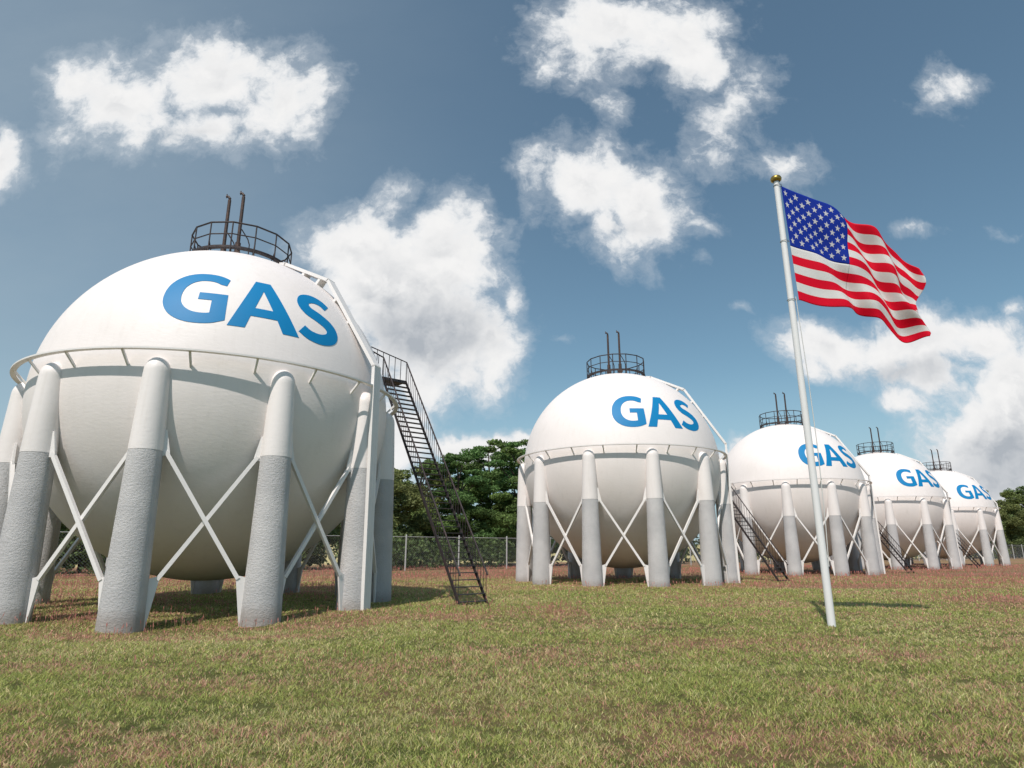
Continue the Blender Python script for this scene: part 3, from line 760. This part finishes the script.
# (x along the fence, metres behind it, prototype, scale, turn, label)
def bearing(u, off):
    m = (u-512)/655.0; x = (m*(64.5+.82*off)+.573*off)/(1-.70*m); return fpt(x)+FN*off
TR = [(20, 8, 1, .62, .3, 'dark round tree at the left edge, low behind the largest tank'),
      (84, 8, 3, .70, 1.3, 'olive tree seen low between the left columns of the largest tank'),
      (175, 9, 1, .72, 2.2, 'dark tree beneath the middle of the largest tank'),
      (300, 9, 3, .80, 4.0, 'olive tree showing under the right half of the largest tank'),
      (386, 9, 3, .95, 5.0, 'olive leafy tree just right of the largest tank, left of the stairs'),
      (421, 16, 1, .95, .9, 'rounded tree crown behind the middle of the nearest staircase'),
      (458, 9, 2, .82, 2.6, 'dark layered evergreen right of the nearest staircase, in the middle of the gap'),
      (490, 17, 0, 1.10, 1.9, 'tallest evergreen rising at the back of the gap left of the second tank'),
      (520, 9, 0, 1.03, 3.3, 'layered evergreen touching the left edge of the second tank'),
      (580, 10, 3, .95, 1.2, 'olive tree glimpsed beneath the second tank'),
      (655, 10, 2, .8, 2.2, 'dark tree glimpsed beneath the right half of the second tank'),
      (742, 11, 0, .85, 3.2, 'tree glimpsed in the gap between the second and third tanks'),
      (812, 12, 1, .8, 4.2, 'round tree glimpsed under the third tank, behind the flagpole'),
      (880, 12, 2, .8, 5.2, 'tree glimpsed low between the third and fourth tanks'),
      (932, 12, 0, .85, .6, 'tree glimpsed low under the fourth tank'),
      (974, 13, 1, 1.32, 1.5, 'green round tree rising just behind the right shoulder of the farthest tank'),
      (992, 18, 3, 1.42, 2.5, 'lower olive tree between the farthest tank and the right edge'),
      (1013, 9, 3, 1.25, 3.5, 'olive tree at the right edge, in front of a taller green one'),
      (1034, 16, 1, 1.55, 4.5, 'tall rounded green tree cut by the right edge of the photo')]
FN = Vector((-FD.y, FD.x, 0)); used = set()
for (u, off, pi, s, rot, lab) in TR:
    p = protos[pi]; c = p if pi not in used else copy_tree(p, None, tkids)
    used.add(pi); c.location = bearing(u, off); c.scale = (s, s, s); c.rotation_euler = (0, 0, rot)
    tag(c, lab, 'tree', 'trees beyond the fence')
# hedge between fence and trees, left part
def hedge(xa, xb, off, h, name, label, col, seed, dens=60, size=.16):
    g_ = np.random.default_rng(seed); a, b = fpt(xa)+FN*off, fpt(xb)+FN*off; L = (b-a).length; n = int(L*h*dens)
    s = g_.random(n)*L; hh = h*(.86+.28*vnoise(s*.45, s*0+3, seed)); z = g_.random(n)**.8*hh; dpt = (g_.random(n)-.5)*1.7
    bul = (vnoise(s*.8, z*.9, seed+2)-.5)*.9
    Pp = np.stack([np.full(n, a.x)+FD.x*s+FN.x*(dpt+bul), np.full(n, a.y)+FD.y*s+FN.y*(dpt+bul), z], 1)
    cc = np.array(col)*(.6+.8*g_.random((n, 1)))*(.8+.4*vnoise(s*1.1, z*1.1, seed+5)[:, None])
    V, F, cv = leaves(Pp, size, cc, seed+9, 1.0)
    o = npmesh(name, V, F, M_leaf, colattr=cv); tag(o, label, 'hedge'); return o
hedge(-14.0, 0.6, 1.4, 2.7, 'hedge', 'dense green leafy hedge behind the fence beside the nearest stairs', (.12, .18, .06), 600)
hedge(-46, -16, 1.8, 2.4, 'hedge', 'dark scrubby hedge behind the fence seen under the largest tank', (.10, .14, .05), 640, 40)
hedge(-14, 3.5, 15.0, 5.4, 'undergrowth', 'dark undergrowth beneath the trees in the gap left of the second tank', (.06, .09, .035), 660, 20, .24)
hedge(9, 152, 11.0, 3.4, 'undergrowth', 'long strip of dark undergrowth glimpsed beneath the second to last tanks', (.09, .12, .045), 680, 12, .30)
# dry field rising gently behind the trees
bm = bmesh.new(); a0 = fpt(-120)+FN*26; a1 = fpt(230)+FN*26; NS = 60
rows = []
for (o_, z) in ((0, -.05), (6, .5), (25, 1.9), (80, 3.4), (260, 6.4)):
    rows.append([bm.verts.new(Vector((*(a0.lerp(a1, i/NS)+FN*o_).xy, z+(.35*math.sin(i*.9)+.2*math.sin(i*2.3) if z > .3 else 0)))) for i in range(NS+1)])
for A, B in zip(rows, rows[1:]):
    for i in range(NS): bm.faces.new((A[i], A[i+1], B[i+1], B[i]))
m_, t_, b_, o_ = mat('dry_straw_field'); nz = t_.noise(gcoord(t_), .5, 6, .7)
t_.put(b_.inputs['Base Color'], t_.mix(nz, rgb(.40, .34, .15), rgb(.55, .47, .22))); b_.inputs['Roughness'].default_value = .95
hf = obj('field', bm, m_); tag(hf, kind='structure')

print('objects', len(C.objects), 'dup tank y', [round(o.location.y, 1) for o in C.objects if o.name.startswith('gas_tank')])
